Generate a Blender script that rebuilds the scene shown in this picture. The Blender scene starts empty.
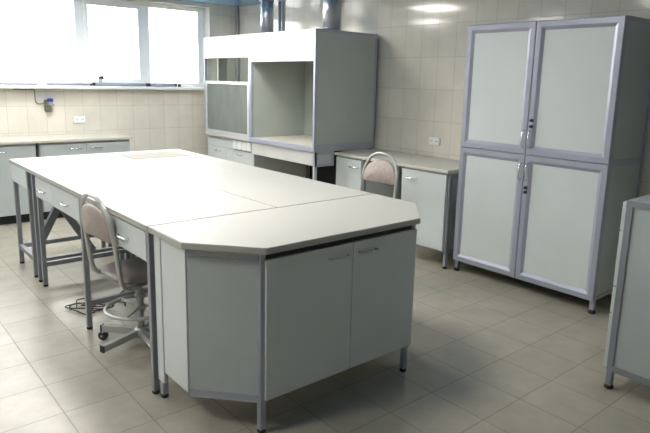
import bpy, bmesh, math, random
from mathutils import Vector, Matrix
random.seed(7)
SC = bpy.context.scene
COL = SC.collection
PI = math.pi

# ------------------------------------------------------------------ materials
def new_mat(name):
    m = bpy.data.materials.new(name); m.use_nodes = True
    nt = m.node_tree; b = nt.nodes['Principled BSDF']
    return m, nt, b

def mat(name, col, rough=0.5, metal=0.0, var=0.05, scale=6.0, bump=0.0, bscale=300.0, spec=0.5):
    """plain finish with a slight procedural mottling"""
    m, nt, b = new_mat(name)
    b.inputs['Roughness'].default_value = rough
    b.inputs['Metallic'].default_value = metal
    b.inputs['Specular IOR Level'].default_value = spec
    tc = nt.nodes.new('ShaderNodeTexCoord')
    n = nt.nodes.new('ShaderNodeTexNoise'); n.inputs['Scale'].default_value = scale; n.inputs['Detail'].default_value = 4
    nt.links.new(tc.outputs['Object'], n.inputs['Vector'])
    r = nt.nodes.new('ShaderNodeValToRGB')
    r.color_ramp.elements[0].position = .3; r.color_ramp.elements[1].position = .7
    r.color_ramp.elements[0].color = tuple(c * (1 - var) for c in col) + (1,)
    r.color_ramp.elements[1].color = tuple(min(1, c * (1 + var)) for c in col) + (1,)
    nt.links.new(n.outputs['Fac'], r.inputs['Fac']); nt.links.new(r.outputs['Color'], b.inputs['Base Color'])
    if bump:
        n2 = nt.nodes.new('ShaderNodeTexNoise'); n2.inputs['Scale'].default_value = bscale
        nt.links.new(tc.outputs['Object'], n2.inputs['Vector'])
        bp = nt.nodes.new('ShaderNodeBump'); bp.inputs['Strength'].default_value = bump; bp.inputs['Distance'].default_value = .002
        nt.links.new(n2.outputs['Fac'], bp.inputs['Height']); nt.links.new(bp.outputs['Normal'], b.inputs['Normal'])
    return m

def tile_mat(name, axes, tw, th, ox, oy, c1, c2, grout, rough, mortar=.0025, mottle=.10, bump=.25, spec=.5, wavy=0.0, mscale=3.0):
    """glazed tiles laid on a grid in world metres; axes picks the two world axes of the surface"""
    m, nt, b = new_mat(name)
    L = nt.links.new
    g = nt.nodes.new('ShaderNodeNewGeometry')
    sp = nt.nodes.new('ShaderNodeSeparateXYZ'); L(g.outputs['Position'], sp.inputs[0])
    cb = nt.nodes.new('ShaderNodeCombineXYZ')
    for i, (ax, o) in enumerate(zip(axes, (ox, oy))):
        a = nt.nodes.new('ShaderNodeMath'); a.operation = 'SUBTRACT'; a.inputs[1].default_value = o
        L(sp.outputs[ax], a.inputs[0]); L(a.outputs[0], cb.inputs[i])
    br = nt.nodes.new('ShaderNodeTexBrick')
    br.offset = 0; br.squash = 1
    br.inputs['Scale'].default_value = 1
    br.inputs['Brick Width'].default_value = tw; br.inputs['Row Height'].default_value = th
    br.inputs['Mortar Size'].default_value = mortar; br.inputs['Mortar Smooth'].default_value = .3
    br.inputs['Bias'].default_value = 0
    br.inputs['Color1'].default_value = c1 + (1,); br.inputs['Color2'].default_value = c2 + (1,)
    br.inputs['Mortar'].default_value = grout + (1,)
    L(cb.outputs[0], br.inputs['Vector'])
    n = nt.nodes.new('ShaderNodeTexNoise'); n.inputs['Scale'].default_value = mscale; n.inputs['Detail'].default_value = 7; n.inputs['Roughness'].default_value = .65
    L(g.outputs['Position'], n.inputs['Vector'])
    mr = nt.nodes.new('ShaderNodeMapRange')
    mr.inputs['From Min'].default_value = .3; mr.inputs['From Max'].default_value = .7
    mr.inputs['To Min'].default_value = 1 - mottle; mr.inputs['To Max'].default_value = 1 + mottle
    L(n.outputs['Fac'], mr.inputs['Value'])
    mx = nt.nodes.new('ShaderNodeVectorMath'); mx.operation = 'SCALE'
    L(br.outputs['Color'], mx.inputs[0]); L(mr.outputs[0], mx.inputs['Scale'])
    L(mx.outputs[0], b.inputs['Base Color'])
    rr = nt.nodes.new('ShaderNodeMapRange'); rr.inputs['To Min'].default_value = rough; rr.inputs['To Max'].default_value = .8
    L(br.outputs['Fac'], rr.inputs['Value']); L(rr.outputs[0], b.inputs['Roughness'])
    b.inputs['Specular IOR Level'].default_value = spec
    inv = nt.nodes.new('ShaderNodeMath'); inv.operation = 'MULTIPLY'; inv.inputs[1].default_value = -1
    L(br.outputs['Fac'], inv.inputs[0])
    bu = nt.nodes.new('ShaderNodeBump'); bu.inputs['Strength'].default_value = bump; bu.inputs['Distance'].default_value = .002
    if wavy:
        nw = nt.nodes.new('ShaderNodeTexNoise'); nw.inputs['Scale'].default_value = 4.0; nw.inputs['Detail'].default_value = 1
        L(g.outputs['Position'], nw.inputs['Vector'])
        ma = nt.nodes.new('ShaderNodeMath'); ma.operation = 'MULTIPLY_ADD'; ma.inputs[1].default_value = wavy
        L(nw.outputs['Fac'], ma.inputs[0]); L(inv.outputs[0], ma.inputs[2]); L(ma.outputs[0], bu.inputs['Height'])
    else:
        L(inv.outputs[0], bu.inputs['Height'])
    L(bu.outputs['Normal'], b.inputs['Normal'])
    return m

def emit_mat(name, col, s):
    m, nt, b = new_mat(name)
    b.inputs['Base Color'].default_value = (.9, .9, .9, 1)
    b.inputs['Emission Color'].default_value = col + (1,)
    b.inputs['Emission Strength'].default_value = s
    return m

def glass_mat(name, tint, clear, dirt, dirtcol, streaks=False):
    """thin glass pane: clear transmission, a sharp reflection, and a film of dust"""
    m, nt, b = new_mat(name)
    nt.nodes.remove(b); out = nt.nodes['Material Output']; L = nt.links.new
    tr = nt.nodes.new('ShaderNodeBsdfTransparent'); tr.inputs[0].default_value = tint + (1,)
    gl = nt.nodes.new('ShaderNodeBsdfGlossy'); gl.inputs['Roughness'].default_value = .04
    fr = nt.nodes.new('ShaderNodeFresnel'); fr.inputs[0].default_value = 1.45
    m1 = nt.nodes.new('ShaderNodeMixShader'); L(fr.outputs[0], m1.inputs[0]); L(tr.outputs[0], m1.inputs[1]); L(gl.outputs[0], m1.inputs[2])
    df = nt.nodes.new('ShaderNodeBsdfDiffuse'); df.inputs[0].default_value = dirtcol + (1,)
    m2 = nt.nodes.new('ShaderNodeMixShader'); m2.inputs[0].default_value = dirt
    if streaks:
        tc = nt.nodes.new('ShaderNodeTexCoord'); mp = nt.nodes.new('ShaderNodeMapping'); mp.inputs['Scale'].default_value = (9, 9, 3)
        n = nt.nodes.new('ShaderNodeTexNoise'); n.inputs['Scale'].default_value = 1; n.inputs['Detail'].default_value = 5
        L(tc.outputs['Object'], mp.inputs[0]); L(mp.outputs[0], n.inputs['Vector'])
        r = nt.nodes.new('ShaderNodeMapRange'); r.inputs['From Min'].default_value = .35; r.inputs['From Max'].default_value = .7
        r.inputs['To Min'].default_value = dirt * .92; r.inputs['To Max'].default_value = min(1, dirt * 1.1)
        L(n.outputs['Fac'], r.inputs[0]); L(r.outputs[0], m2.inputs[0])
    L(m1.outputs[0], m2.inputs[1]); L(df.outputs[0], m2.inputs[2]); L(m2.outputs[0], out.inputs[0])
    return m

M = {}
M['panel'] = mat('white_laminate', (.60, .635, .625), .42, var=.025, scale=3, bump=.08, bscale=500)
M['panel_grey'] = mat('grey_laminate', (.44, .48, .475), .45, var=.03, scale=3, bump=.08, bscale=500)
M['hood_grey'] = mat('grey_hood_panel', (.42, .45, .42), .5, var=.04, scale=3)
M['fascia'] = mat('cream_fascia', (.52, .515, .485), .45, var=.02, scale=3)
M['alu'] = mat('blue_grey_profile', (.37, .385, .455), .36, metal=.25, var=.03, scale=8)
M['alu_light'] = mat('light_profile', (.55, .56, .58), .35, metal=.3, var=.03, scale=8)
M['steel_frame'] = mat('grey_painted_steel', (.25, .262, .285), .42, metal=.1, var=.04, scale=8)
M['top'] = mat('off_white_worktop', (.435, .425, .39), .45, var=.02, scale=2, bump=.03, bscale=400, spec=.18)
M['top_beige'] = mat('beige_worktop', (.55, .525, .455), .38, var=.05, scale=5)
M['stone'] = mat('speckled_stone', (.23, .205, .175), .6, var=.28, scale=160, spec=.15)
M['chrome'] = mat('brushed_handle_metal', (.75, .75, .74), .22, metal=1.0, var=.03)
M['duct'] = mat('galvanised_steel', (.46, .475, .50), .34, metal=.9, var=.08, scale=4)
M['black'] = mat('black_plastic', (.012, .012, .013), .45, var=.1)
M['rubber'] = mat('black_rubber', (.018, .017, .017), .7, var=.1)
M['white_plastic'] = mat('white_plastic', (.85, .85, .82), .35, var=.02)
M['pvc'] = mat('white_window_plastic', (.82, .83, .82), .35, var=.015)
M['dark'] = mat('dark_board_gap_shade', (.022, .022, .024), .7, var=.1)  # dark boards and plinths, also painted shade in the groove and knee space
M['pipe_grey'] = mat('grey_pipe', (.30, .33, .37), .35, var=.06, scale=10)
M['vinyl_beige'] = mat('beige_pink_vinyl', (.40, .33, .295), .55, var=.10, scale=30, bump=.3, bscale=200)
M['vinyl_brown'] = mat('grey_brown_vinyl', (.20, .165, .155), .38, var=.08, scale=20, bump=.25, bscale=200)
M['chair_frame'] = mat('silver_painted_tube', (.48, .48, .465), .32, metal=.35, var=.04)
M['blue'] = mat('blue_plastic', (.02, .05, .30), .4, var=.1)
M['brass'] = mat('dull_brass', (.22, .20, .15), .4, metal=.7, var=.2)
M['ink'] = mat('pale_blue_ink', (.50, .53, .74), .8, var=.1)
M['wall_tile_back'] = tile_mat('wall_tile_back', (0, 2), .2135, .31, 3.446, .918, (.68, .64, .555), (.72, .68, .595), (.46, .43, .37), .10, wavy=.6, mottle=.07)
M['wall_tile_left'] = tile_mat('wall_tile_left', (1, 2), .2085, .305, -2.404, .922, (.68, .64, .555), (.72, .68, .595), (.46, .43, .37), .12, wavy=.5, mottle=.07)
M['wall_paint'] = mat('cream_wall_paint', (.44, .43, .40), .6, var=.03, scale=2)
M['floor_tile'] = tile_mat('floor_tile', (0, 1), .3245, .3125, 6.003, -3.865, (.375, .345, .275), (.405, .37, .30), (.275, .25, .198), .32, mortar=.003, mottle=.13, bump=.2, mscale=5)
M['ceiling'] = mat('blue_gloss_ceiling', (.13, .31, .56), .08, var=.03, scale=1)
M['lamp'] = emit_mat('lamp_diffuser', (1, .965, .90), 16.0)
M['win_glass'] = glass_mat('window_glass', (1, 1, 1), .95, .01, (.8, .8, .8))
M['sash_glass'] = glass_mat('sash_glass', (.80, .86, .82), .5, .50, (.33, .365, .34), streaks=True)
M['side_glass'] = glass_mat('side_glass', (.95, .97, .95), .9, .06, (.6, .62, .6))

# ------------------------------------------------------------------ mesh builder
class MB:
    def __init__(s): s.bm = bmesh.new()
    def _merge(s, b2, smooth=False):
        if smooth:
            for f in b2.faces: f.smooth = True
        me = bpy.data.meshes.new('tmp'); b2.to_mesh(me); b2.free()
        s.bm.from_mesh(me); bpy.data.meshes.remove(me)
    def box(s, x0, x1, y0, y1, z0, z1, bev=.0015, seg=1):
        b = bmesh.new(); bmesh.ops.create_cube(b, size=1)
        for v in b.verts:
            v.co = Vector(((x0 + x1) / 2 + v.co.x * (x1 - x0), (y0 + y1) / 2 + v.co.y * (y1 - y0), (z0 + z1) / 2 + v.co.z * (z1 - z0)))
        if bev: bmesh.ops.bevel(b, geom=b.edges[:], offset=min(bev, .45 * min(abs(x1 - x0), abs(y1 - y0), abs(z1 - z0))), segments=seg, affect='EDGES', profile=.6)
        s._merge(b); return s
    def beam(s, a, b, w, h, bev=.0015):
        """rectangular bar from a to b, w across (horizontal), h in the other direction"""
        a, b = Vector(a), Vector(b); d = b - a; L = d.length; d.normalize()
        up = Vector((0, 0, 1)) if abs(d.z) < .95 else Vector((0, 1, 0))
        r = d.cross(up).normalized(); u = r.cross(d)
        bb = bmesh.new(); bmesh.ops.create_cube(bb, size=1)
        for v in bb.verts:
            v.co = a + d * (v.co.x + .5) * L + r * v.co.y * w + u * v.co.z * h
        if bev: bmesh.ops.bevel(bb, geom=bb.edges[:], offset=bev, segments=1, affect='EDGES')
        bmesh.ops.recalc_face_normals(bb, faces=bb.faces[:])
        s._merge(bb); return s
    def prism(s, poly, z0, z1, bev=.002):
        b = bmesh.new()
        lo = [b.verts.new((x, y, z0)) for x, y in poly]; hi = [b.verts.new((x, y, z1)) for x, y in poly]
        n = len(poly); b.faces.new(lo[::-1]); b.faces.new(hi)
        for i in range(n): b.faces.new((lo[i], lo[(i + 1) % n], hi[(i + 1) % n], hi[i]))
        bmesh.ops.recalc_face_normals(b, faces=b.faces[:])
        if bev: bmesh.ops.bevel(b, geom=b.edges[:], offset=bev, segments=2, affect='EDGES')
        s._merge(b); return s
    def cyl(s, a, b, r, r2=None, n=20, cap=True):
        a, b = Vector(a), Vector(b); d = b - a
        bb = bmesh.new(); bmesh.ops.create_cone(bb, cap_ends=cap, segments=n, radius1=r, radius2=r if r2 is None else r2, depth=d.length)
        q = Vector((0, 0, 1)).rotation_difference(d.normalized()).to_matrix().to_4x4()
        bb.transform(Matrix.Translation((a + b) / 2) @ q)
        for f in bb.faces:
            if len(f.verts) == 4: f.smooth = True
        s._merge(bb); return s
    def lathe(s, prof, c, n=28):
        """prof: (radius, z) pairs turned about the vertical through c"""
        bb = bmesh.new(); rings = []
        for r, z in prof:
            rings.append([bb.verts.new((c[0] + r * math.cos(2 * PI * i / n), c[1] + r * math.sin(2 * PI * i / n), c[2] + z)) for i in range(n)])
        for a, b in zip(rings, rings[1:]):
            for i in range(n): bb.faces.new((a[i], a[(i + 1) % n], b[(i + 1) % n], b[i]))
        bb.faces.new(rings[0][::-1]); bb.faces.new(rings[-1])
        bmesh.ops.recalc_face_normals(bb, faces=bb.faces[:])
        s._merge(bb, True); return s
    def tube(s, pts, r, n=10, closed=False, flat=1.0, flat_axis=None, sub=0):
        """round (or flattened) tube along a polyline, smoothed by Catmull-Rom when sub > 0"""
        P = [Vector(p) for p in pts]
        if sub:
            Q = []; m = len(P); rng = range(m if closed else m - 1)
            for i in rng:
                p0 = P[i - 1] if (closed or i > 0) else P[i] * 2 - P[i + 1]
                p1 = P[i]; p2 = P[(i + 1) % m]
                p3 = P[(i + 2) % m] if (closed or i + 2 < m) else P[-1] * 2 - P[-2]
                for k in range(sub):
                    t = k / sub
                    Q.append(.5 * ((2 * p1) + (p2 - p0) * t + (2 * p0 - 5 * p1 + 4 * p2 - p3) * t * t + (3 * p1 - p0 - 3 * p2 + p3) * t ** 3))
            if not closed: Q.append(P[-1])
            P = Q
        bb = bmesh.new(); m = len(P); rings = []; prev = None
        for i in range(m):
            if closed: d = (P[(i + 1) % m] - P[i - 1]).normalized()
            else: d = (P[min(i + 1, m - 1)] - P[max(i - 1, 0)]).normalized()
            if flat_axis is not None:
                u = Vector(flat_axis); u = (u - d * u.dot(d)).normalized()
            elif prev is None:
                u = Vector((0, 0, 1)) if abs(d.z) < .9 else Vector((1, 0, 0)); u = (u - d * u.dot(d)).normalized()
            else:
                u = (prev - d * prev.dot(d)).normalized()
            prev = u; w = d.cross(u)
            rings.append([bb.verts.new(P[i] + u * r * flat * math.cos(2 * PI * k / n) + w * r * math.sin(2 * PI * k / n)) for k in range(n)])
        pr = list(zip(rings, rings[1:])) + ([(rings[-1], rings[0])] if closed else [])
        for a, b in pr:
            for k in range(n): bb.faces.new((a[k], a[(k + 1) % n], b[(k + 1) % n], b[k]))
        if not closed: bb.faces.new(rings[0][::-1]); bb.faces.new(rings[-1])
        bmesh.ops.recalc_face_normals(bb, faces=bb.faces[:])
        s._merge(bb, True); return s
    def ring(s, O, U, V, N, w, h, prof):
        """mitred rectangular frame: prof = (inset, depth along N) points swept round a w x h rectangle at O"""
        O, U, V, N = Vector(O), Vector(U), Vector(V), Vector(N)
        bb = bmesh.new(); rows = []
        for ins, dep in prof:
            rows.append([bb.verts.new(O + U * a + V * b + N * dep) for a, b in ((ins, ins), (w - ins, ins), (w - ins, h - ins), (ins, h - ins))])
        for a, b in zip(rows, rows[1:]):
            for i in range(4): bb.faces.new((a[i], a[(i + 1) % 4], b[(i + 1) % 4], b[i]))
        bmesh.ops.recalc_face_normals(bb, faces=bb.faces[:])
        s._merge(bb); return s
    def handle(s, c, along, out, L=.128, r=.0055, proj=.03):
        """bow handle centred at c on a face"""
        c, a, o = Vector(c), Vector(along), Vector(out); h = L / 2
        s.tube([c - a * h, c - a * h + o * (proj * .7), c - a * (h - .008) + o * proj, c + a * (h - .008) + o * proj, c + a * h + o * (proj * .7), c + a * h], r, n=8)
        return s
    def build(s, name, m, parent=None, bevel_norm=True):
        me = bpy.data.meshes.new(name)
        off = Vector((0, 0, 0)); p = parent
        while p is not None: off += Vector(p.location); p = p.parent
        if off.length: s.bm.transform(Matrix.Translation(-off))
        s.bm.to_mesh(me); s.bm.free(); me.materials.append(m)
        o = bpy.data.objects.new(name, me); COL.objects.link(o)
        if parent is not None: o.parent = parent
        return o

def tag(o, label, cat, group=None, kind=None):
    if label: o['label'] = label
    if cat: o['category'] = cat
    if group: o['group'] = group
    if kind: o['kind'] = kind
    return o
def thing(name, label, cat, loc, group=None):
    o = bpy.data.objects.new(name, None); COL.objects.link(o); o.location = loc; o.empty_display_size = .1
    return tag(o, label, cat, group)
def struct(o):
    o['kind'] = 'structure'; return o
def copy_tree(o, parent=None):
    c = o.copy(); COL.objects.link(c)
    if parent is not None: c.parent = parent
    for ch in list(o.children): copy_tree(ch, c)
    return c
X, Y, Z = (1, 0, 0), (0, 1, 0), (0, 0, 1)
NX, NY = (-1, 0, 0), (0, -1, 0)

# ------------------------------------------------------------------ the room
RX, RY, H = 9.2, -7.6, 2.58
struct(MB().box(-.5, RX + .2, RY - .2, .2, -.12, 0, 0).build('floor', M['floor_tile']))
struct(MB().box(-.5, RX + .2, RY - .2, .2, H, H + .12, 0).build('ceiling', M['ceiling']))
struct(MB().box(0, RX, 0, .2, 0, H, 0).build('wall_back', M['wall_tile_back']))
struct(MB().box(RX, RX + .2, RY - .2, .2, 0, H, 0).build('wall_right', M['wall_paint']))
struct(MB().box(-.5, RX, RY - .2, RY, 0, H, 0).build('wall_front', M['wall_paint']))
WZ0, WZ1, WY1 = 1.43, 2.53, -.45
WINS = [(-3.62, WY1), (-7.1, -4.0)]
w = MB()
w.box(-.3, 0, RY, .2, 0, WZ0, 0); w.box(-.3, 0, RY, .2, WZ1, H, 0)
ys = [RY] + [v for a, b in sorted(WINS) for v in (a, b)] + [.2]
for i in range(0, len(ys), 2): w.box(-.3, 0, ys[i], ys[i + 1], WZ0, WZ1, 0)
struct(w.build('wall_left', M['wall_tile_left']))
# white plastered reveal at the right-hand side of the window
struct(MB().box(-.3, .001, WY1 - .006, WY1 - .0005, WZ0 + .037, WZ1, 0).build('trim_1', M['pvc']))
struct(MB().box(.004, .045, -.043, -.003, 0, H - .002, .004).build('trim_2', M['top']))       # corner strip

def window(n, y0, y1, mull, sash):
    r = bpy.data.objects.new('window_%d' % n, None); COL.objects.link(r); r.location = (0, (y0 + y1) / 2, WZ0); r['kind'] = 'structure'
    fx0, fx1 = -.21, -.135; zb, zt = WZ0 + .035, WZ1
    f = MB()
    f.box(fx0, fx1, y0, y1 - .007, zb + .002, zb + .0555, .004); f.box(fx0, fx1, y0, y1 - .007, zt - .0605, zt - .001, .004)
    f.box(fx0, fx1, y0, y0 + .09, zb + .056, zt - .061, .004); f.box(fx0, fx1, y1 - .11, y1 - .007, zb + .056, zt - .061, .004)
    for a, b in mull: f.box(fx0, fx1, a, b, zb + .056, zt - .061, .004)
    struct(f.build('window_frame', M['pvc'], r))
    edges = [y0 + .09] + [v for a, b in mull for v in (a, b)] + [y1 - .11]
    for i in range(0, len(edges), 2):
        struct(MB().box(-.178, -.172, edges[i], edges[i + 1], zb + .056, zt - .061, 0).build('window_pane', M['win_glass'], r))
    if sash:
        a, b = sash
        s = MB().ring((-.135, a, zb + .045), Y, Z, X, b - a, zt - zb - .095, [(0, 0), (0, .018), (.045, .018), (.05, .01), (.05, 0)])
        struct(s.build('window_sash', M['pvc'], r))
        h = MB(); yh = a + .022
        h.box(-.118, -.108, yh - .014, yh + .014, 1.97, 2.04, .003)
        h.tube([(-.11, yh, 2.005), (-.075, yh, 2.005), (-.068, yh, 1.995), (-.068, yh, 1.90)], .009, n=10)
        struct(h.build('window_handle', M['white_plastic'], r))
    s = MB().box(-.21, .12, y0, y1, WZ0, WZ0 + .037, .006, 2)
    struct(s.build('window_sill', M['pvc'], r))
window(1, -3.62, WY1, [(-3.30, -3.18), (-2.19, -2.075), (-1.375, -1.255)], (-2.085, -1.365))
window(2, -7.1, -4.0, [(-6.0, -5.88), (-5.0, -4.88)], None)  # out of view, added for the daylight it lets in

# ------------------------------------------------------------------ ceiling lamps
def lamp(x, y, label, lx=.6, ly=.6):
    t = thing('ceiling_lamp', label, 'ceiling light', (x, y, H), 'square ceiling lamps')
    f = MB().ring((x - lx / 2, y - ly / 2, H), X, Y, (0, 0, -1), lx, ly, [(0, .001), (0, .03), (.025, .03), (.025, .012)])
    f.box(x - lx / 2 + .01, x + lx / 2 - .01, y - ly / 2 + .01, y + ly / 2 - .01, H - .010, H - .001, 0)
    f.build('lamp_frame', M['white_plastic'], t)
    MB().box(x - lx / 2 + .027, x + lx / 2 - .027, y - ly / 2 + .027, y + ly / 2 - .027, H - .024, H - .012, .002).build('diffuser', M['lamp'], t)
lamp(2.25, -1.62, 'square ceiling lamp nearest the fume hoods and the tiled back wall')
lamp(1.0, -2.95, 'square ceiling lamp nearest the big window')
lamp(2.5, -3.95, 'square ceiling lamp above the floor in front of the long table')

lamp(4.9, -5.2, 'added square fill lamp on the unseen ceiling at the left of the camera')  # added fill light, no known source here
lamp(4.7, -2.75, 'added square fill lamp on the unseen ceiling above the near end of the long table')  # another added fill, brightens the right-hand side
# ------------------------------------------------------------------ window-side run of cabinets
TW = .895
wt = MB().box(.004, .65, -3.75, -1.85, TW - .03, TW, .004, 2).build('worktop', M['top_beige'])
tag(wt, 'beige worktop running along the wall under the window', 'worktop')
def base_run(name, label, y0, y1, splits, handles, closed_left=True):
    t = thing(name, label, 'cabinet', (.32, (y0 + y1) / 2, 0), None)
    c = MB(); c.box(.03, .60, y0, y1, .10, TW - .032, .001); c.build('carcass', M['panel_grey'], t)
    MB().box(.05, .54, y0 + .01, y1 - .01, .0, .098, 0).build('plinth', M['dark'], t)
    e = [y0 + .004] + splits + [y1 - .004]
    for i in range(len(e) - 1):
        d = MB().box(.602, .62, e[i] + .002, e[i + 1] - .002, .105, TW - .055, .0015).build('door', M['panel_grey'], t)
        yc = handles[i]
        MB().handle((.62, yc, .785), Y, X, .12).build('handle', M['chrome'], d)
base_run('base_cabinet', 'grey base cabinet under the window worktop, left of the dark upright gap', -3.74, -2.905, [], [-3.26])
base_run('base_cabinet', 'grey two-door base cabinet under the window worktop, right of the dark upright gap', -2.872, -1.87, [-2.376], [-2.50, -2.27])
# ------------------------------------------------------------------ pipes on the sill
SZ = WZ0 + .037
def sill_pipe(name, label, y0, y1, r, x=.05, extra=None):
    t = thing(name, label, 'pipe', (x, (y0 + y1) / 2, SZ), 'grey pipes lying on the window sill')
    MB().cyl((x, y0, SZ + r), (x, y1, SZ + r), r).build('tube', M['pipe_grey'], t)
    for yy in (y0, y1): MB().cyl((x, yy - .012, SZ + r), (x, yy + .012, SZ + r), r * .985 + .0005, n=20).build('end_cap', M['black'], t)
    if extra: extra(t, x, r)
sill_pipe('sill_pipe', 'long thin grey pipe on the left half of the window sill', -3.5, -2.10, .014)
def stub(t, x, r):
    MB().cyl((x, -1.985, SZ + r), (x, -1.985, SZ + .085), .016).build('branch', M['pipe_grey'], t)
    MB().cyl((x - .02, -1.985, SZ + .10), (x + .03, -1.965, SZ + .105), .021).build('plug', M['black'], t)
sill_pipe('sill_pipe', 'grey pipe with an upright black-plugged branch on the middle of the window sill', -2.065, -1.40, .020, extra=stub)
sill_pipe('sill_pipe', 'short grey pipe nearest the fume hoods on the window sill', -1.365, -1.00, .020)
t = MB().lathe([(.018, 0), (.022, .004), (.022, .03), (.016, .036)], (.05, -.945, SZ), 16).build('rubber_stopper', M['black'])
tag(t, 'small black stopper standing at the right end of the pipes on the window sill', 'stopper')
t = MB().lathe([(.045, 0), (.05, .006), (.046, .03), (.025, .042)], (.085, -2.66, SZ), 20).build('round_lid', M['white_plastic'])
tag(t, 'white round lid lying on the window sill in front of the thin pipe', 'lid')

# ------------------------------------------------------------------ wall valve, cable, outlets
t = thing('wall_valve', 'dark valve with a blue knob on the tiles below the window', 'valve', (0, -2.59, 1.23))
b = MB(); b.box(.002, .02, -2.635, -2.555, 1.165, 1.30, .004, 2); b.box(.02, .06, -2.625, -2.57, 1.17, 1.245, .006, 2)
b.build('body', M['brass'], t)
b = MB(); b.cyl((.02, -2.59, 1.255), (.075, -2.575, 1.262), .024); b.box(.03, .06, -2.585, -2.535, 1.232, 1.252, .004)
b.build('tap_body', M['pipe_grey'], t)
b = MB(); b.lathe([(.012, 0), (.03, .006), (.034, .02), (.034, .036), (.022, .046)], (.045, -2.575, 1.272), 18); b.build('knob', M['blue'], t)
c = MB().tube([(.012, -2.95, 1.418), (.012, -2.78, 1.418), (.012, -2.735, 1.412), (.012, -2.728, 1.38), (.012, -2.725, 1.29), (.014, -2.70, 1.255), (.016, -2.66, 1.255), (.02, -2.637, 1.268)], .0055, n=8, sub=5)
tag(c.build('wall_cable', M['brass']), 'thin brown cable curving down from the window sill to the wall valve', 'cable')
ink = MB()
for yy, a in ((-2.69, .0), (-2.665, .3), (-2.645, -.2), (-2.612, .1), (-2.59, -.3), (-2.56, .2), (-2.53, 0), (-2.505, -.2)):
    ink.beam((.0015, yy - .012 * a, 1.322), (.0015, yy + .012 * a, 1.368), .002, .010, 0)
for yy in (-2.68, -2.60, -2.52): ink.beam((.0015, yy - .014, 1.345), (.0015, yy + .014, 1.347), .002, .008, 0)
tag(ink.build('wall_marking', M['ink']), 'faint blue handwritten marking on the tiles above the wall valve', 'marking')
def outlet(loc, along, out, label, pair=True):
    t = thing('power_outlet', label, 'outlet', loc)
    P = Vector(loc); a, o = Vector(along), Vector(out)
    b = MB()
    h = .068 if pair else .04
    x0 = P - a * h + Vector((0, 0, -.038)) + o * .001; x1 = P + a * h + Vector((0, 0, .038)) + o * .02
    b.box(min(x0.x, x1.x), max(x0.x, x1.x), min(x0.y, x1.y), max(x0.y, x1.y), x0.z, x1.z, .006, 2)
    b.build('plate', M['white_plastic'], t)
    for k in (-1, 1):
        c = P + a * (.033 * k)
        so = MB().cyl(c + o * .018, c + o * .0225, .024, n=20).build('socket', M['white_plastic'], t)
        for j in (-1, 1): MB().cyl(c + a * (.0095 * j) + o * .0215, c + a * (.0095 * j) + o * .0232, .005, n=10).build('pin_hole', M['black'], so)
outlet((0, -2.247, 1.06), Y, X, 'white double power outlet on the tiled wall below the window')
outlet((3.69, 0, 1.036), X, NY, 'white double power outlet on the tiled wall left of the tall cabinet')

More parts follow.
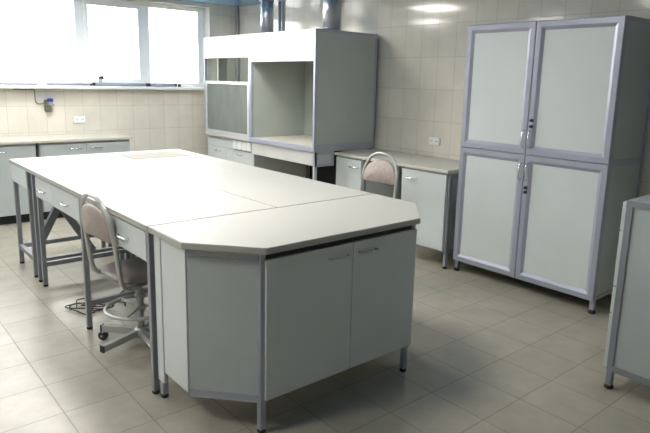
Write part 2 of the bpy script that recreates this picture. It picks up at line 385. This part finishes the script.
# ------------------------------------------------------------------ fume hoods
HY, HB, HZ0, HZ1 = -.898, -.06, .887, 2.09
def hood(label, x0, x1, fz, left):
    t = thing('fume_hood', label, 'fume hood', ((x0 + x1) / 2, (HY + HB) / 2, 0), 'fume hoods')
    th = .024
    base = .94
    if left:
        # left side wall: solid below, two glass lights above, edged in profile
        for a, b in ((base, 1.46), (1.97, HZ1 - .03)): MB().box(x0 + .002, x0 + th - .004, HY + .03, HB, a, b, 0).build('side_panel', M['hood_grey'], t)
        for a, b, c, d in ((HY + .032, HY + .085, HZ0 + .04, HZ1 - .02), (-.71, -.58, 1.46, 1.97), (HB - .03, HB, base, HZ1 - .02)): MB().box(x0, x0 + th, a, b, c, d, .002).build('side_frame', M['hood_grey'], t)
        g = MB(); g.box(x0 + .008, x0 + .013, -.81, -.71, 1.46, 1.97, 0); g.build('side_glass', M['side_glass'], t)
        g = MB(); g.box(x0 + .008, x0 + .013, -.58, HB - .03, 1.46, 1.97, 0); g.build('side_glass', M['side_glass'], t)
    else:
        s = MB(); s.box(x0 + .002, x0 + th - .004, HY + .03, HB, base, HZ1 - .02, 0); s.build('side_panel', M['hood_grey'], t)
    s = MB(); s.box(x1 - th + .004, x1 - .004, HY + .03, HB - .02, base, HZ1 - .02, 0); s.build('side_panel', M['hood_grey'], t)
    e = MB()
    e.ring((x1 - .006, HY + .002, HZ0 + .053 if not left else HZ0), Y, Z, X, HB - HY - .004, HZ1 - (HZ0 + .053 if not left else HZ0), [(0, -.018), (0, .006), (.026, .006), (.026, -.018)])
    e.build('side_edging', M['alu'], t)
    MB().box(x0 + th, x1 - th, HB - .08, HB - .06, base, HZ1 - .02, 0).build('back_panel', M['hood_grey'], t)
    MB().box(x0 + .001, x1 - .001, HY + .02, HB, HZ1 - .018, HZ1 - .001, .001).build('roof_panel', M['fascia'], t)
    MB().box(x0 + .022, x1 - .022, HY - .001, HY + .018, fz, HZ1 - .004, .002).build('fascia', M['fascia'], t)
    for a, b, m_ in ((x1 - .026, x1 + .0015, 'alu'), (x0, x0 + .02, 'alu' if left else 'pipe_grey')): MB().box(a, b, HY - .003, HY + .03, HZ0 + .001, HZ1, .002).build('front_post', M[m_], t)
    if left:
        MB().box(x0 + .01, x1 - .01, HY + .03, HB, HZ0 + .0, base, .001).build('hood_floor', M['top_beige'], t)
        f = MB(); f.box(x0 + .02, x1 - .02, HY, HY + .025, HZ0 + .001, .925, .002); f.build('front_rail', M['fascia'], t)
        s = MB(); s.ring((x0 + .022, HY + .012, .928), X, Z, NY, x1 - x0 - .048, .632, [(0, -.012), (0, .010), (.034, .010), (.034, -.012)])
        so = s.build('sash', M['alu_light'], t)
        MB().box(x0 + .05, x1 - .055, HY + .012, HY + .017, .957, 1.53, 0).build('sash_glass', M['sash_glass'], so)
    else:
        MB().box(x0 + .01, x1 - .01, HY + .02, HB, HZ0 + .02, base - .002, .001).build('hood_floor', M['top_beige'], t)
        MB().box(x0, x1 + .002, HY - .006, HY + .03, HZ0, base, .003).build('front_rail', M['alu'], t)
        MB().box(x1 - .03, x1 + .003, HY + .0305, HB, HZ0, base, .003).build('side_rail', M['alu'], t)
        a = MB(); a.box(x0 + .004, x1 - .032, HY + .012, HY + .03, .748, HZ0 - .001, .0015); a.build('apron', M['fascia'], t)
        a = MB(); a.box(x1 - .022, x1 - .006, HY + .03, -.66, .765, HZ0 - .001, 0); a.build('side_apron', M['panel_grey'], t)
        a = MB(); a.ring((x1 - .006, HY + .01, .738), Y, Z, X, .258, HZ0 - .738, [(0, -.018), (0, .006), (.03, .006), (.03, -.018)]); a.build('apron_edging', M['alu'], t)
        for lx, ly in ((x0 + .03, HY + .03), (x1 - .016, HY + .03), (x0 + .03, HB - .03), (x1 - .016, HB - .03)):
            l = MB(); l.box(lx - .016, lx + .016, ly - .016, ly + .016, .02, .90, .002); lo = l.build('leg', M['alu_light'] if ly < -.5 else M['steel_frame'], t)
            MB().lathe([(.018, 0), (.02, .004), (.02, .012), (.012, .021)], (lx, ly, 0), 14).build('foot', M['rubber'], lo)
        b = MB(); b.box(x0 + .05, x1 - .035, HB - .028, HB - .012, .25, .29, .002); b.build('stretcher', M['steel_frame'], t)
        MB().box(x0 + .05, 2.36, HB - .008, HB + .004, .12, .86, .001).build('dark_backing', M['dark'], t)
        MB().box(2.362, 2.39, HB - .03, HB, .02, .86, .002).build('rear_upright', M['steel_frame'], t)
    return t
hood('white fume hood with a closed glass sash, left of the pair', .651, 1.710, 1.832, True)
hood('grey open-fronted fume hood, right of the pair, beside the low counter', 1.723, 2.888, 1.782, False)
# cabinet carrying the left hood
t = thing('base_cabinet', 'white base cabinet with power sockets, under the glass-sash fume hood', 'cabinet', (1.1, -.45, 0))
x0, x1 = .60, 1.70; fy = -.835
MB().box(x0, x1, fy + .02, -.06, .10, .884, .001).build('carcass', M['panel'], t)
MB().box(x0 + .02, x1 - .02, fy + .07, -.08, 0, .098, 0).build('plinth', M['dark'], t)
MB().box(x0, x1, fy, fy + .018, .748, .878, .0015).build('socket_panel', M['panel'], t)
for k, (a, b, hx) in enumerate(((x0, 1.065, .885), (1.068, 1.245, None), (1.248, x1, 1.40))):
    d = MB().box(a + .002, b - .002, fy, fy + .018, .11, .744, .0015).build('door', M['panel'], t)
    if hx: MB().handle((hx, fy, .695), X, NY, .12).build('handle', M['chrome'], d)
for k in range(4):
    xc = 1.315 + k * .102
    s = MB(); s.box(xc - .045, xc + .045, fy - .03, fy - .0005, .762, .868, .008, 2)
    so = s.build('power_socket', M['white_plastic'], t)
    MB().box(xc - .03, xc + .03, fy - .024, fy - .002, .752, .761, .002).build('socket_cover', M['steel_frame'], so)
# ducts and wall pipe
def duct(x, y, r, label):
    t = thing('ventilation_duct', label, 'duct', (x, y, HZ1), 'ventilation ducts on the fume hoods')
    MB().cyl((x, y, HZ1 + .002), (x, y, H - .002), r, n=40).build('pipe', M['duct'], t)
    k = MB()
    k.lathe([(r - .004, 0), (r + .014, 0), (r + .014, .005), (r + .003, .008), (r + .003, .04), (r - .004, .04)], (x, y, HZ1 + .001), 40)
    k.build('collar', M['duct'], t)
    for z in (2.27, 2.42): MB().lathe([(r - .003, 0), (r + .001, .003), (r + .003, .006), (r + .001, .009), (r - .003, .012)], (x, y, z), 40).build('seam', M['duct'], t)
    MB().lathe([(r - .003, 0), (r + .008, 0), (r + .008, .024), (r - .003, .024)], (x, y, 2.50), 40).build('clamp', M['steel_frame'], t)
duct(1.39, -.45, .077, 'galvanised duct rising from the glass-sash fume hood to the ceiling')
duct(2.57, -.45, .084, 'galvanised duct rising from the open-fronted fume hood to the ceiling')
for xx, lab in ((1.06, 'thin white pipe on the tiled wall behind the left duct'), (2.19, 'thin white pipe on the tiled wall behind the right duct')):
    tag(MB().cyl((xx, -.03, .01), (xx, -.03, H - .003), .022, n=24).build('wall_pipe', M['fascia']), lab, 'pipe')

# ------------------------------------------------------------------ low counter on the back wall
CZ = .8785
wo = MB().box(2.895, 4.372, -.632, -.004, CZ - .03, CZ, .004, 2).build('worktop', M['top_beige'])
MB().box(3.315, 3.82, -.06, -.045, .12, CZ - .031, .001).build('dark_backing', M['dark'], wo)  # shade of the knee space, put in as a dark sheet
tag(wo, 'beige worktop between the open fume hood and the tall cabinet', 'worktop')
def counter_cab(label, x0, x1, hx, group=None):
    t = thing('base_cabinet', label, 'cabinet', ((x0 + x1) / 2, -.31, 0))
    MB().box(x0 + .012, x1 - .012, -.588, -.03, .15, CZ - .032, .001).build('carcass', M['panel'], t)
    d = MB().box(x0 + .005, x1 - .030, -.612, -.592, .16, CZ - .045, .0015).build('door', M['panel'], t)
    MB().handle((hx, -.612, .757), X, NY, .12).build('handle', M['chrome'], d)
    fr = MB().ring((x1 - .010, -.592, .135), Y, Z, X, .565, CZ - .17, [(0, -.018), (0, .008), (.03, .008), (.03, -.018)]); fr.build('side_edging', M['steel_frame'], t)
    for lx, ly in ((x0 + .02, -.572), (x1 - .02, -.572), (x0 + .02, -.05), (x1 - .02, -.05)):
        lo = MB().box(lx - .014, lx + .014, ly - .014, ly + .014, .02, .155, .002).build('leg', M['alu'], t)
        MB().lathe([(.016, 0), (.02, .004), (.02, .012), (.012, .021)], (lx, ly, 0), 14).build('foot', M['rubber'], lo)
counter_cab('white one-door base cabinet beside the open fume hood', 2.90, 3.31, 3.185)
counter_cab('white one-door base cabinet beside the tall cabinet', 3.825, 4.372, 3.955)

# ------------------------------------------------------------------ tall cabinet
KX0, KX1, KXM, KY, KH, KZ0, KZM = 4.43, 5.677, 5.041, -.566, 2.061, .102, 1.085
t = thing('tall_cabinet', 'tall white four-door cabinet with blue-grey framed doors against the tiled wall', 'cabinet', ((KX0 + KX1) / 2, -.3, 0))
YF = KY + .024
MB().box(KX0 + .006, KX1 - .006, YF + .004, -.02, KZ0 + .01, KH - .006, 0).build('carcass', M['panel_grey'], t)
for xs, N in ((KX1 - .008, X), (KX0 + .008, NX)):
    for a, b in ((KZ0, KZM), (KZM, KH)):
        MB().ring((xs, YF + .002, a), Y, Z, N, -.018 - YF, b - a, [(0, -.02), (0, .008), (.024, .008), (.024, -.02)]).build('side_edging', M['alu'], t)
MB().box(KX0, KX1, YF + .002, -.018, KH - .005, KH + .006, .002).build('top_panel', M['alu'], t)
prof = [(0, 0), (0, .020), (.003, .024), (.040, .024), (.064, .011), (.064, 0)]
for (a, b, hs) in ((KX0, KXM - .002, 1), (KXM + .002, KX1, 0)):
    for (z0, z1, up) in ((KZ0, KZM - .002, 0), (KZM + .002, KH, 1)):
        d = MB().box(a + .045, b - .045, KY + .014, YF - .001, z0 + .045, z1 - .045, 0).build('door', M['panel'], t)
        MB().ring((a, YF, z0), X, Z, NY, b - a, z1 - z0, prof).build('door_frame', M['alu'], d)
        hx = (KXM - .022) if hs else (KXM + .030)
        hz = 1.205 if up else .955
        MB().handle((hx, KY, hz), Z, NY, .125, .0055, .032).build('handle', M['chrome'], d)
        if not hs:
            for zz in ((1.30, 1.345) if up else (.835, .80)):
                lk = MB().cyl((hx + .004, KY, zz), (hx + .004, KY - .012, zz), .013); lk.cyl((hx + .004, KY - .011, zz), (hx + .004, KY - .026, zz), .008)
                lk.build('lock', M['black'], d)
for lx in (KX0 + .018, KX1 - .018):
    for ly in (YF + .02, -.04):
        lo = MB().box(lx - .017, lx + .017, ly - .017, ly + .017, .028, KZ0 + .012, .002).build('leg', M['alu'], t)
        MB().lathe([(.022, 0), (.027, .005), (.026, .016), (.014, .022), (.012, .03)], (lx, ly, 0), 18).build('foot', M['rubber'], lo)

# ------------------------------------------------------------------ drawer cabinet at the right edge
t = thing('drawer_cabinet', 'low white drawer cabinet with grey edging in front of the tall cabinet', 'cabinet', (6.5, -1.1, 0))
rx0, rx1, ry0, ry1, rz = 6.222, 6.82, -1.5143, -.62, 1.041
MB().box(rx0 + .012, rx1 - .01, ry0 + .008, ry1 - .008, .118, rz - .012, 0).build('carcass', M['panel_grey'], t)
e = MB(); e2 = MB()
e.ring((rx0, ry0 + .01, .105), X, Z, NY, rx1 - rx0, rz - .105, [(0, -.022), (0, .010), (.032, .010), (.032, -.022)])
e2.ring((rx0, ry1 - .01, .105), X, Z, Y, rx1 - rx0, rz - .105, [(0, -.022), (0, .010), (.032, .010), (.032, -.022)])
e.build('side_edging', M['steel_frame'], t); e2.build('side_edging', M['steel_frame'], t)
MB().box(rx0 + .002, rx1, ry0 + .002, ry1 - .002, rz - .014, rz + .002, .002).build('top_panel', M['panel_grey'], t)
for z0, z1 in ((.12, .424), (.430, .572), (.578, .874), (.88, 1.03)):
    d = MB().box(rx0 - .020, rx0 - .001, ry0 + .004, ry1 - .004, z0, z1, .0015).build('drawer', M['panel'], t)
    MB().handle((rx0 - .02, (ry0 + ry1) / 2, z1 - .06), Y, NX, .12).build('handle', M['chrome'], d)
for lx in (rx0 + .016, rx1 - .016):
    for ly in (ry0 + .018, ry1 - .018):
        lo = MB().box(lx - .016, lx + .016, ly - .016, ly + .016, .02, .12, .002).build('leg', M['steel_frame'], t)
        MB().lathe([(.018, 0), (.024, .004), (.024, .016), (.012, .024)], (lx, ly, 0), 18).build('foot', M['rubber'], lo)

# ------------------------------------------------------------------ the long table
TX0, TS1, TS2, TX1, TX2 = 2.062, 2.785, 4.84, 5.198, 5.486
TL, TM, TR, TH = -3.474, -2.7195, -1.965, .90
G = .0012
def foot(lx, ly, p, r=.019): MB().lathe([(r * .85, 0), (r, .004), (r, .012), (r * .6, .021)], (lx, ly, 0), 14).build('foot', M['rubber'], p)
# two side tables at the far end: plain (near row) and stone-topped (far row)
def leg(lx, ly, z1, t, w=.016):
    lo = MB().box(lx - w, lx + w, ly - w, ly + w, .018, z1, .002).build('leg', M['steel_frame'], t); foot(lx, ly, lo); return lo
t = thing('side_table', 'narrow white side table on a braced steel frame at the window end, near side', 'table', ((TX0 + TS1) / 2, (TL + TM) / 2, 0))
MB().box(TX0, TS1 - .007, TL, TM - G, TH - .03, TH, .003, 2).build('tabletop', M['top'], t)
for lx in (2.085, 2.54):
    for ly in (-3.440, -2.745): leg(lx, ly, TH - .031, t)
a = MB(); a.box(2.066, 2.565, -3.468, -3.4565, .725, TH - .032, .0015); a.build('apron', M['panel'], t)
for a, b in (((2.10, -3.44, .155), (2.525, -3.44, .155)), ((2.10, -2.745, .155), (2.525, -2.745, .155)), ((2.085, -3.425, .155), (2.085, -2.76, .155))):
    MB().beam(a, b, .028, .035).build('rail', M['steel_frame'], t)
for ly in (-3.440, -2.745): leg(2.675, ly, TH - .031, t)
MB().beam((2.675, -3.424, .16), (2.675, -2.761, .16), .032, .055).build('rail', M['steel_frame'], t)
MB().box(2.66, 2.69, -3.424, -2.761, TH - .07, TH - .031, .001).build('rail', M['steel_frame'], t)
b = MB(); b.beam((2.66, -3.425, .31), (2.64, -3.262, .60), .030, .055); b.beam((2.64, -3.262, .60), (2.66, -3.03, .185), .030, .055); b.beam((2.64, -3.30, .60), (2.64, -3.22, .60), .03, .05)
b.beam((2.64, -3.262, .60), (2.64, -3.262, TH - .035), .03, .04)
b.build('brace', M['steel_frame'], t)
t = thing('weighing_table', 'white weighing table with a speckled stone slab set into its top', 'table', ((TX0 + TS1) / 2, (TM + TR) / 2, 0))
s = MB()
sx0, sx1, sy0, sy1 = 2.215, 2.59, -2.61, -2.095
s.box(TX0, TS1 - .007, TM + G, sy0 - .004, TH - .03, TH, .003); s.box(TX0, TS1 - .007, sy1 + .004, TR, TH - .03, TH, .003)
s.box(TX0, sx0 - .004, sy0 - .004, sy1 + .004, TH - .03, TH, .001); s.box(sx1 + .004, TS1 - .007, sy0 - .004, sy1 + .004, TH - .03, TH, .001)
s.build('tabletop', M['top'], t)
MB().box(sx0, sx1, sy0, sy1, TH - .05, TH + .003, .004, 2).build('stone_slab', M['stone'], t)
for lx in (2.085, 2.755):
    for ly in (-2.685, -1.995): leg(lx, ly, TH - .031, t)
for ly in (-2.685, -1.995):
    MB().beam((2.10, ly, .155), (2.74, ly, .155), .028, .035).build('rail', M['steel_frame'], t)
    MB().box(2.10, 2.74, ly - .012, ly + .012, .76, TH - .052, .001).build('apron', M['panel'], t)
# two long desks back to back
dw = TS2 - TS1 - 2 * G; dd = TM - TL - 2 * G
t = thing('lab_desk', 'long white laboratory desk with four drawers, on the side where the chair is tucked in', 'desk', ((TS1 + TS2) / 2, (TL + TM) / 2, 0), 'long desks of the central table')
x0, x1, y0, y1 = TS1 + G, TS2 - G, TL, TM - 2 * G
MB().box(x0, x1, y0, y1, TH - .03, TH, .003, 2).build('tabletop', M['top'], t)
for lx in (2.806, 3.795, 4.800):
    for ly in (y0 + .032, y1 - .03): leg(lx, ly, TH - .031, t)
    for zz in (.175, TH - .048): MB().beam((lx, y0 + .048, zz), (lx, y1 - .046, zz), .026, .034).build('rail', M['steel_frame'], t)
b = MB(); b.box(x0 + .06, x1 - .06, y1 - .035, y1 - .015, .70, TH - .032, .001); b.build('back_rail', M['panel_grey'], t)
for a, b in ((2.825, 3.778), (3.813, 4.782)): MB().box(a, b, y0 + .05, y0 + .50, .725, TH - .034, 0).build('drawer_box', M['panel_grey'], t)
for a, b, hx in ((2.79, 3.215, 2.985), (3.219, 3.776, 3.51), (3.814, 4.24, 4.03), (4.244, 4.783, 4.50)):
    d = MB().box(a, b, y0 + .014, y0 + .032, .705, TH - .045, .0015)
    d = d.build('drawer', M['panel'], t)
    MB().handle((hx, y0 + .014, .772), X, NY, .128, .0055, .024).build('handle', M['chrome'], d)
t2 = copy_tree(t); t2.location = ((TS1 + TS2) / 2, (TM + TR) / 2, 0); t2.rotation_euler = (0, 0, PI)
t2['label'] = 'long white laboratory desk of the central table, on the side facing the fume hoods'
# end cabinet with clipped corners
t = thing('end_cabinet', 'white two-door cabinet with clipped corners closing the near end of the long table', 'cabinet', (5.15, TM, 0))
MB().prism([(TS2 + .009, TL), (TX1, TL), (TX2, -3.224), (TX2, -2.246), (TX1, TR), (TS2 + .009, TR)], TH - .03, TH, .003).build('worktop', M['top'], t)
ex0, exc, exf = 4.862, 5.172, 5.43
bl, blf, brf, brr = -3.440, -3.212, -2.232, -1.998
MB().prism([(ex0, bl + .004), (exc, bl + .004), (exf - .004, blf), (exf - .004, brf), (exc, brr - .004), (ex0, brr - .004)], .17, TH - .033, 0).build('carcass', M['panel_grey'], t)
for yy, sg in ((bl, -1), (brr, 1)):
    a, b = sorted((yy + sg * .004, yy - sg * .003)); MB().box(4.922, exc - .002, a, b, .165, TH - .034, .001).build('side_panel', M['panel'], t)
    a, b = sorted((yy + sg * .006, yy - sg * .012)); MB().box(4.846, 4.914, a, b, .10, TH - .033, .002).build('corner_stile', M['panel'], t)
e = MB(); e2 = MB()
U1 = Vector((exf - exc, blf - bl, 0)); L1 = U1.length; U1.normalize()
for zz, hh in ((TH - .053, .036), (.17, .03)): MB().beam(Vector((exc, bl, zz)) + U1 * .004, Vector((exc, bl, zz)) + U1 * (L1 - .014), .012, hh, .001).build('edging', M['alu'], t)
U2 = Vector((exc - exf, brr - brf, 0)); L2 = U2.length; U2.normalize()
for zz, hh in ((TH - .053, .036), (.17, .03)): MB().beam(Vector((exf, brf, zz)) + U2 * .014, Vector((exf, brf, zz)) + U2 * (L2 - .004), .012, hh, .001).build('edging', M['alu'], t)
for yy in (blf + .004, brf - .004): MB().box(exf - .018, exf + .006, yy - .014, yy + .014, .15, TH - .033, .003).build('corner_post', M['alu'], t)
e = MB(); e.box(exf - .014, exf - .002, blf + .01, brf - .01, .83, TH - .033, .001); e.build('groove_shade', M['dark'], t)  # dark strip standing in for the shadow above the doors
for a, b, hy in ((blf + .012, -2.692, -2.785), (-2.688, brf + .004, -2.595)):
    d = MB().box(exf, exf + .02, a, b, .165, .832, .0015).build('door', M['panel'], t)
    MB().handle((exf + .02, hy, .775), Y, X, .115, .0055, .03).build('handle', M['chrome'], d)
for lx, ly in ((exf - .006, blf + .004), (exf - .01, brf - .018), (4.862, bl + .018), (4.862, brr - .018)):
    lo = MB().box(lx - .015, lx + .015, ly - .015, ly + .015, .018, .168, .002).build('leg', M['alu'], t); foot(lx, ly, lo)

# ------------------------------------------------------------------ chairs (built at the origin, facing +y)
def chair(label, x, y, rz, lift=0.0):
    t = thing('lab_chair', label, 'chair', (0, 0, 0), 'tube-backed laboratory chairs')
    half = [(.10, .10, .446), (.15, -.02, .440), (.178, -.12, .440), (.190, -.178, .462), (.194, -.200, .53), (.196, -.212, .64), (.194, -.225, .74), (.180, -.238, .83), (.135, -.248, .91), (.07, -.253, .948)]
    path = half + [(0, -.255, .958)] + [(-a, b, c) for a, b, c in half[::-1]]
    MB().tube(path, .0135, n=12, sub=5).build('back_frame', M['chair_frame'], t)
    # padded back: arch outline, slightly curved
    bb = MB(); b2 = bmesh.new(); n = 26; rows = []
    out = [(-.164, .712), (-.176, .722), (-.179, .74)] + [(-.178 * math.cos(PI * i / n), .768 + .137 * math.sin(PI * i / n)) for i in range(n + 1)] + [(.179, .74), (.176, .722), (.164, .712)]
    yat = lambda z: -.212 - (z - .64) * .135
    for sgn, ins in ((-1, .012), (-1, .0), (1, .0), (1, .012)):
        dy = {(-1, .012): -.016, (-1, 0.): -.008, (1, 0.): .010, (1, .012): .018}[(sgn, ins)]
        cz = .79
        row = []
        for px, pz in out:
            k = 1 - ins / .17
            qx, qz = px * k, cz + (pz - cz) * k
            row.append(b2.verts.new((qx, yat(qz) + dy - .018 * (1 - (qx / .176) ** 2), qz)))
        rows.append(row)
    m = len(out)
    for a, b in zip(rows, rows[1:]):
        for i in range(m): b2.faces.new((a[i], a[(i + 1) % m], b[(i + 1) % m], b[i]))
    for row, fl in ((rows[0], 0), (rows[-1], 1)):
        c = b2.verts.new(sum((v.co for v in row), Vector()) / m)
        for i in range(m): b2.faces.new((row[i], row[(i + 1) % m], c))
    bmesh.ops.recalc_face_normals(b2, faces=b2.faces[:])
    bb._merge(b2, True); bb.build('backrest', M['vinyl_beige'], t)
    # seat: rounded square cushion
    sb = MB(); b2 = bmesh.new(); rows = []; n = 40
    for k, dz in ((.90, 0), (1.0, .008), (1.01, .022), (.97, .036), (.82, .046), (.45, .050)):
        row = []
        for i in range(n):
            a = 2 * PI * i / n; ca, sa = math.cos(a), math.sin(a)
            e = .62
            row.append(b2.verts.new((.205 * k * math.copysign(abs(ca) ** e, ca), .01 + .195 * k * math.copysign(abs(sa) ** e, sa), .455 + dz)))
        rows.append(row)
    for a, b in zip(rows, rows[1:]):
        for i in range(n): b2.faces.new((a[i], a[(i + 1) % n], b[(i + 1) % n], b[i]))
    b2.faces.new(rows[0][::-1]); b2.faces.new(rows[-1])
    bmesh.ops.recalc_face_normals(b2, faces=b2.faces[:])
    sb._merge(b2, True); sb.build('seat', M['vinyl_brown'], t)
    for o in t.children: o.location.z = lift
    p = MB(); p.cyl((0, 0, .10), (0, 0, .452 + lift), .0215, n=20); p.cyl((0, 0, .30), (0, 0, .33), .028, n=20); p.box(-.08, .08, -.08, .08, .434 + lift, .456 + lift, .003)
    p.build('pole', M['chair_frame'], t)
    fr = MB(); fr.tube([(.195 * math.cos(2 * PI * i / 40), .195 * math.sin(2 * PI * i / 40), .245) for i in range(40)], .0115, n=10, closed=True)
    fr.cyl((0, 0, .225), (0, 0, .265), .03)
    for k in range(3):
        a = 2 * PI * k / 3 + 1.2; fr.tube([(.025 * math.cos(a), .025 * math.sin(a), .245), (.19 * math.cos(a), .19 * math.sin(a), .245)], .008, n=8)
    fr.build('foot_ring', M['chair_frame'], t)
    hub = MB().lathe([(.03, .055), (.038, .06), (.038, .105), (.028, .115)], (0, 0, 0), 20); hub.build('hub', M['chair_frame'], t)
    for k in range(5):
        a = math.radians(-80 - 68 if k == 0 else -78 + 72 * (k - 1)); c, s_ = math.cos(a), math.sin(a)
        lo = MB().beam((c * .03, s_ * .03, .088), (c * .265, s_ * .265, .074), .026, .038, .003).build('leg', M['chair_frame'], t)
        MB().beam((c * .265, s_ * .265, .074), (c * .272, s_ * .272, .074), .027, .039, .003).build('end_cap', M['black'], lo)
        q = (c * .252, s_ * .252)
        if k != 1:
            w = Vector((-s_, c, 0)); ce = Vector((q[0] + c * .012, q[1] + s_ * .012, .0265))
            MB().cyl(ce - w * .016, ce + w * .016, .0265, n=20).build('caster', M['black'], lo)
            fk = MB(); fk.cyl((q[0], q[1], .034), (q[0], q[1], .058), .007); fk.cyl(ce - w * .0225, ce + w * .0225, .006); fk.beam(ce + Vector((0, 0, .024)), (q[0], q[1], .05), .034, .008)
            fk.build('caster_fork', M['chrome'], lo)
    t.location = (x, y, 0); t.rotation_euler = (0, 0, rz)
    return t
c1 = chair('beige-backed laboratory chair tucked under the drawer side of the long table', 4.216, -3.274, .06)
chair('beige-backed laboratory chair behind the long table, in front of the low counter', 3.975, -1.265, PI + .04, .045)

# ------------------------------------------------------------------ cable on the floor
cb = MB()
for k, (cx, cy, rx, ry, an) in enumerate(((3.45, -3.375, .125, .06, .1), (3.46, -3.33, .15, .05, .9), (3.41, -3.34, .10, .07, -.2), (3.50, -3.28, .11, .045, 1.2))):
    pts = []
    for i in range(14):
        a = 2 * PI * i / 14
        u, v = rx * math.cos(a) * (1 + .12 * math.sin(2 * a + k)), ry * math.sin(a) * (1 + .2 * math.cos(3 * a + k))
        pts.append((cx + u * math.cos(an) - v * math.sin(an), cy + u * math.sin(an) + v * math.cos(an), .007 + .009 * k + .004 * (1 + math.sin(3 * a + k))))
    cb.tube(pts, .0042, n=7, closed=True, sub=3)
cb.tube([(3.30, -3.31, .012), (3.40, -3.26, .008), (3.42, -3.2, .008), (3.36, -3.12, .008), (3.30, -3.05, .008), (3.28, -2.99, .02), (3.34, -2.95, .008), (3.42, -2.9, .008)], .0042, n=7, sub=5)
cb.tube([(3.50, -3.37, .012), (3.54, -3.28, .008), (3.46, -3.17, .008), (3.50, -3.10, .008), (3.56, -3.12, .008)], .0042, n=7, sub=5)
tag(cb.build('floor_cable', M['rubber']), 'coiled black cable lying on the floor under the long table beside the chair', 'cable')

# ------------------------------------------------------------------ daylight
wd = bpy.data.worlds.new('World'); SC.world = wd; wd.use_nodes = True
bg = wd.node_tree.nodes['Background']; bg.inputs['Color'].default_value = (1, .985, .945, 1); bg.inputs['Strength'].default_value = 7.0
for y0, y1 in WINS:
    ld = bpy.data.lights.new('window_portal', 'AREA'); ld.shape = 'RECTANGLE'; ld.size = y1 - y0; ld.size_y = WZ1 - WZ0
    ld.cycles.is_portal = True
    lo = bpy.data.objects.new('window_portal', ld); COL.objects.link(lo)
    lo.location = (-.28, (y0 + y1) / 2, (WZ0 + WZ1) / 2)
    lo.rotation_euler = Matrix(((0, 0, -1), (1, 0, 0), (0, -1, 0))).to_4x4().to_euler()

# ------------------------------------------------------------------ camera
ppx, ppy, f, yaw, pit, roll = 331.039, 197.5425, 591.4167, .8647, .1963, -.0243
fw = Vector((-math.sin(yaw) * math.cos(pit), math.cos(yaw) * math.cos(pit), -math.sin(pit)))
rt = Vector((math.cos(yaw), math.sin(yaw), 0)); up = rt.cross(fw)
r2 = math.cos(roll) * rt - math.sin(roll) * up; u2 = math.sin(roll) * rt + math.cos(roll) * up
cd = bpy.data.cameras.new('camera'); cam = bpy.data.objects.new('camera', cd); COL.objects.link(cam)
cd.sensor_width = 36; cd.sensor_fit = 'HORIZONTAL'; cd.lens = f * 36 / 650
cd.shift_x = -(ppx - 325) / 650; cd.shift_y = (ppy - 216.5) / 650
cd.clip_start = .05
cam.matrix_world = Matrix(((r2.x, u2.x, -fw.x, 7.497), (r2.y, u2.y, -fw.y, -4.5869), (r2.z, u2.z, -fw.z, 1.6065), (0, 0, 0, 1)))
SC.camera = cam
vs = SC.view_settings
vs.view_transform = 'Standard'; vs.look = 'None'; vs.gamma = 1; vs.use_curve_mapping = False
vs.exposure = 1.33
SC.cycles.use_denoising = True
SC.cycles.max_bounces = 10; SC.cycles.diffuse_bounces = 6; SC.cycles.transparent_max_bounces = 12
SC.cycles.sample_clamp_indirect = 8
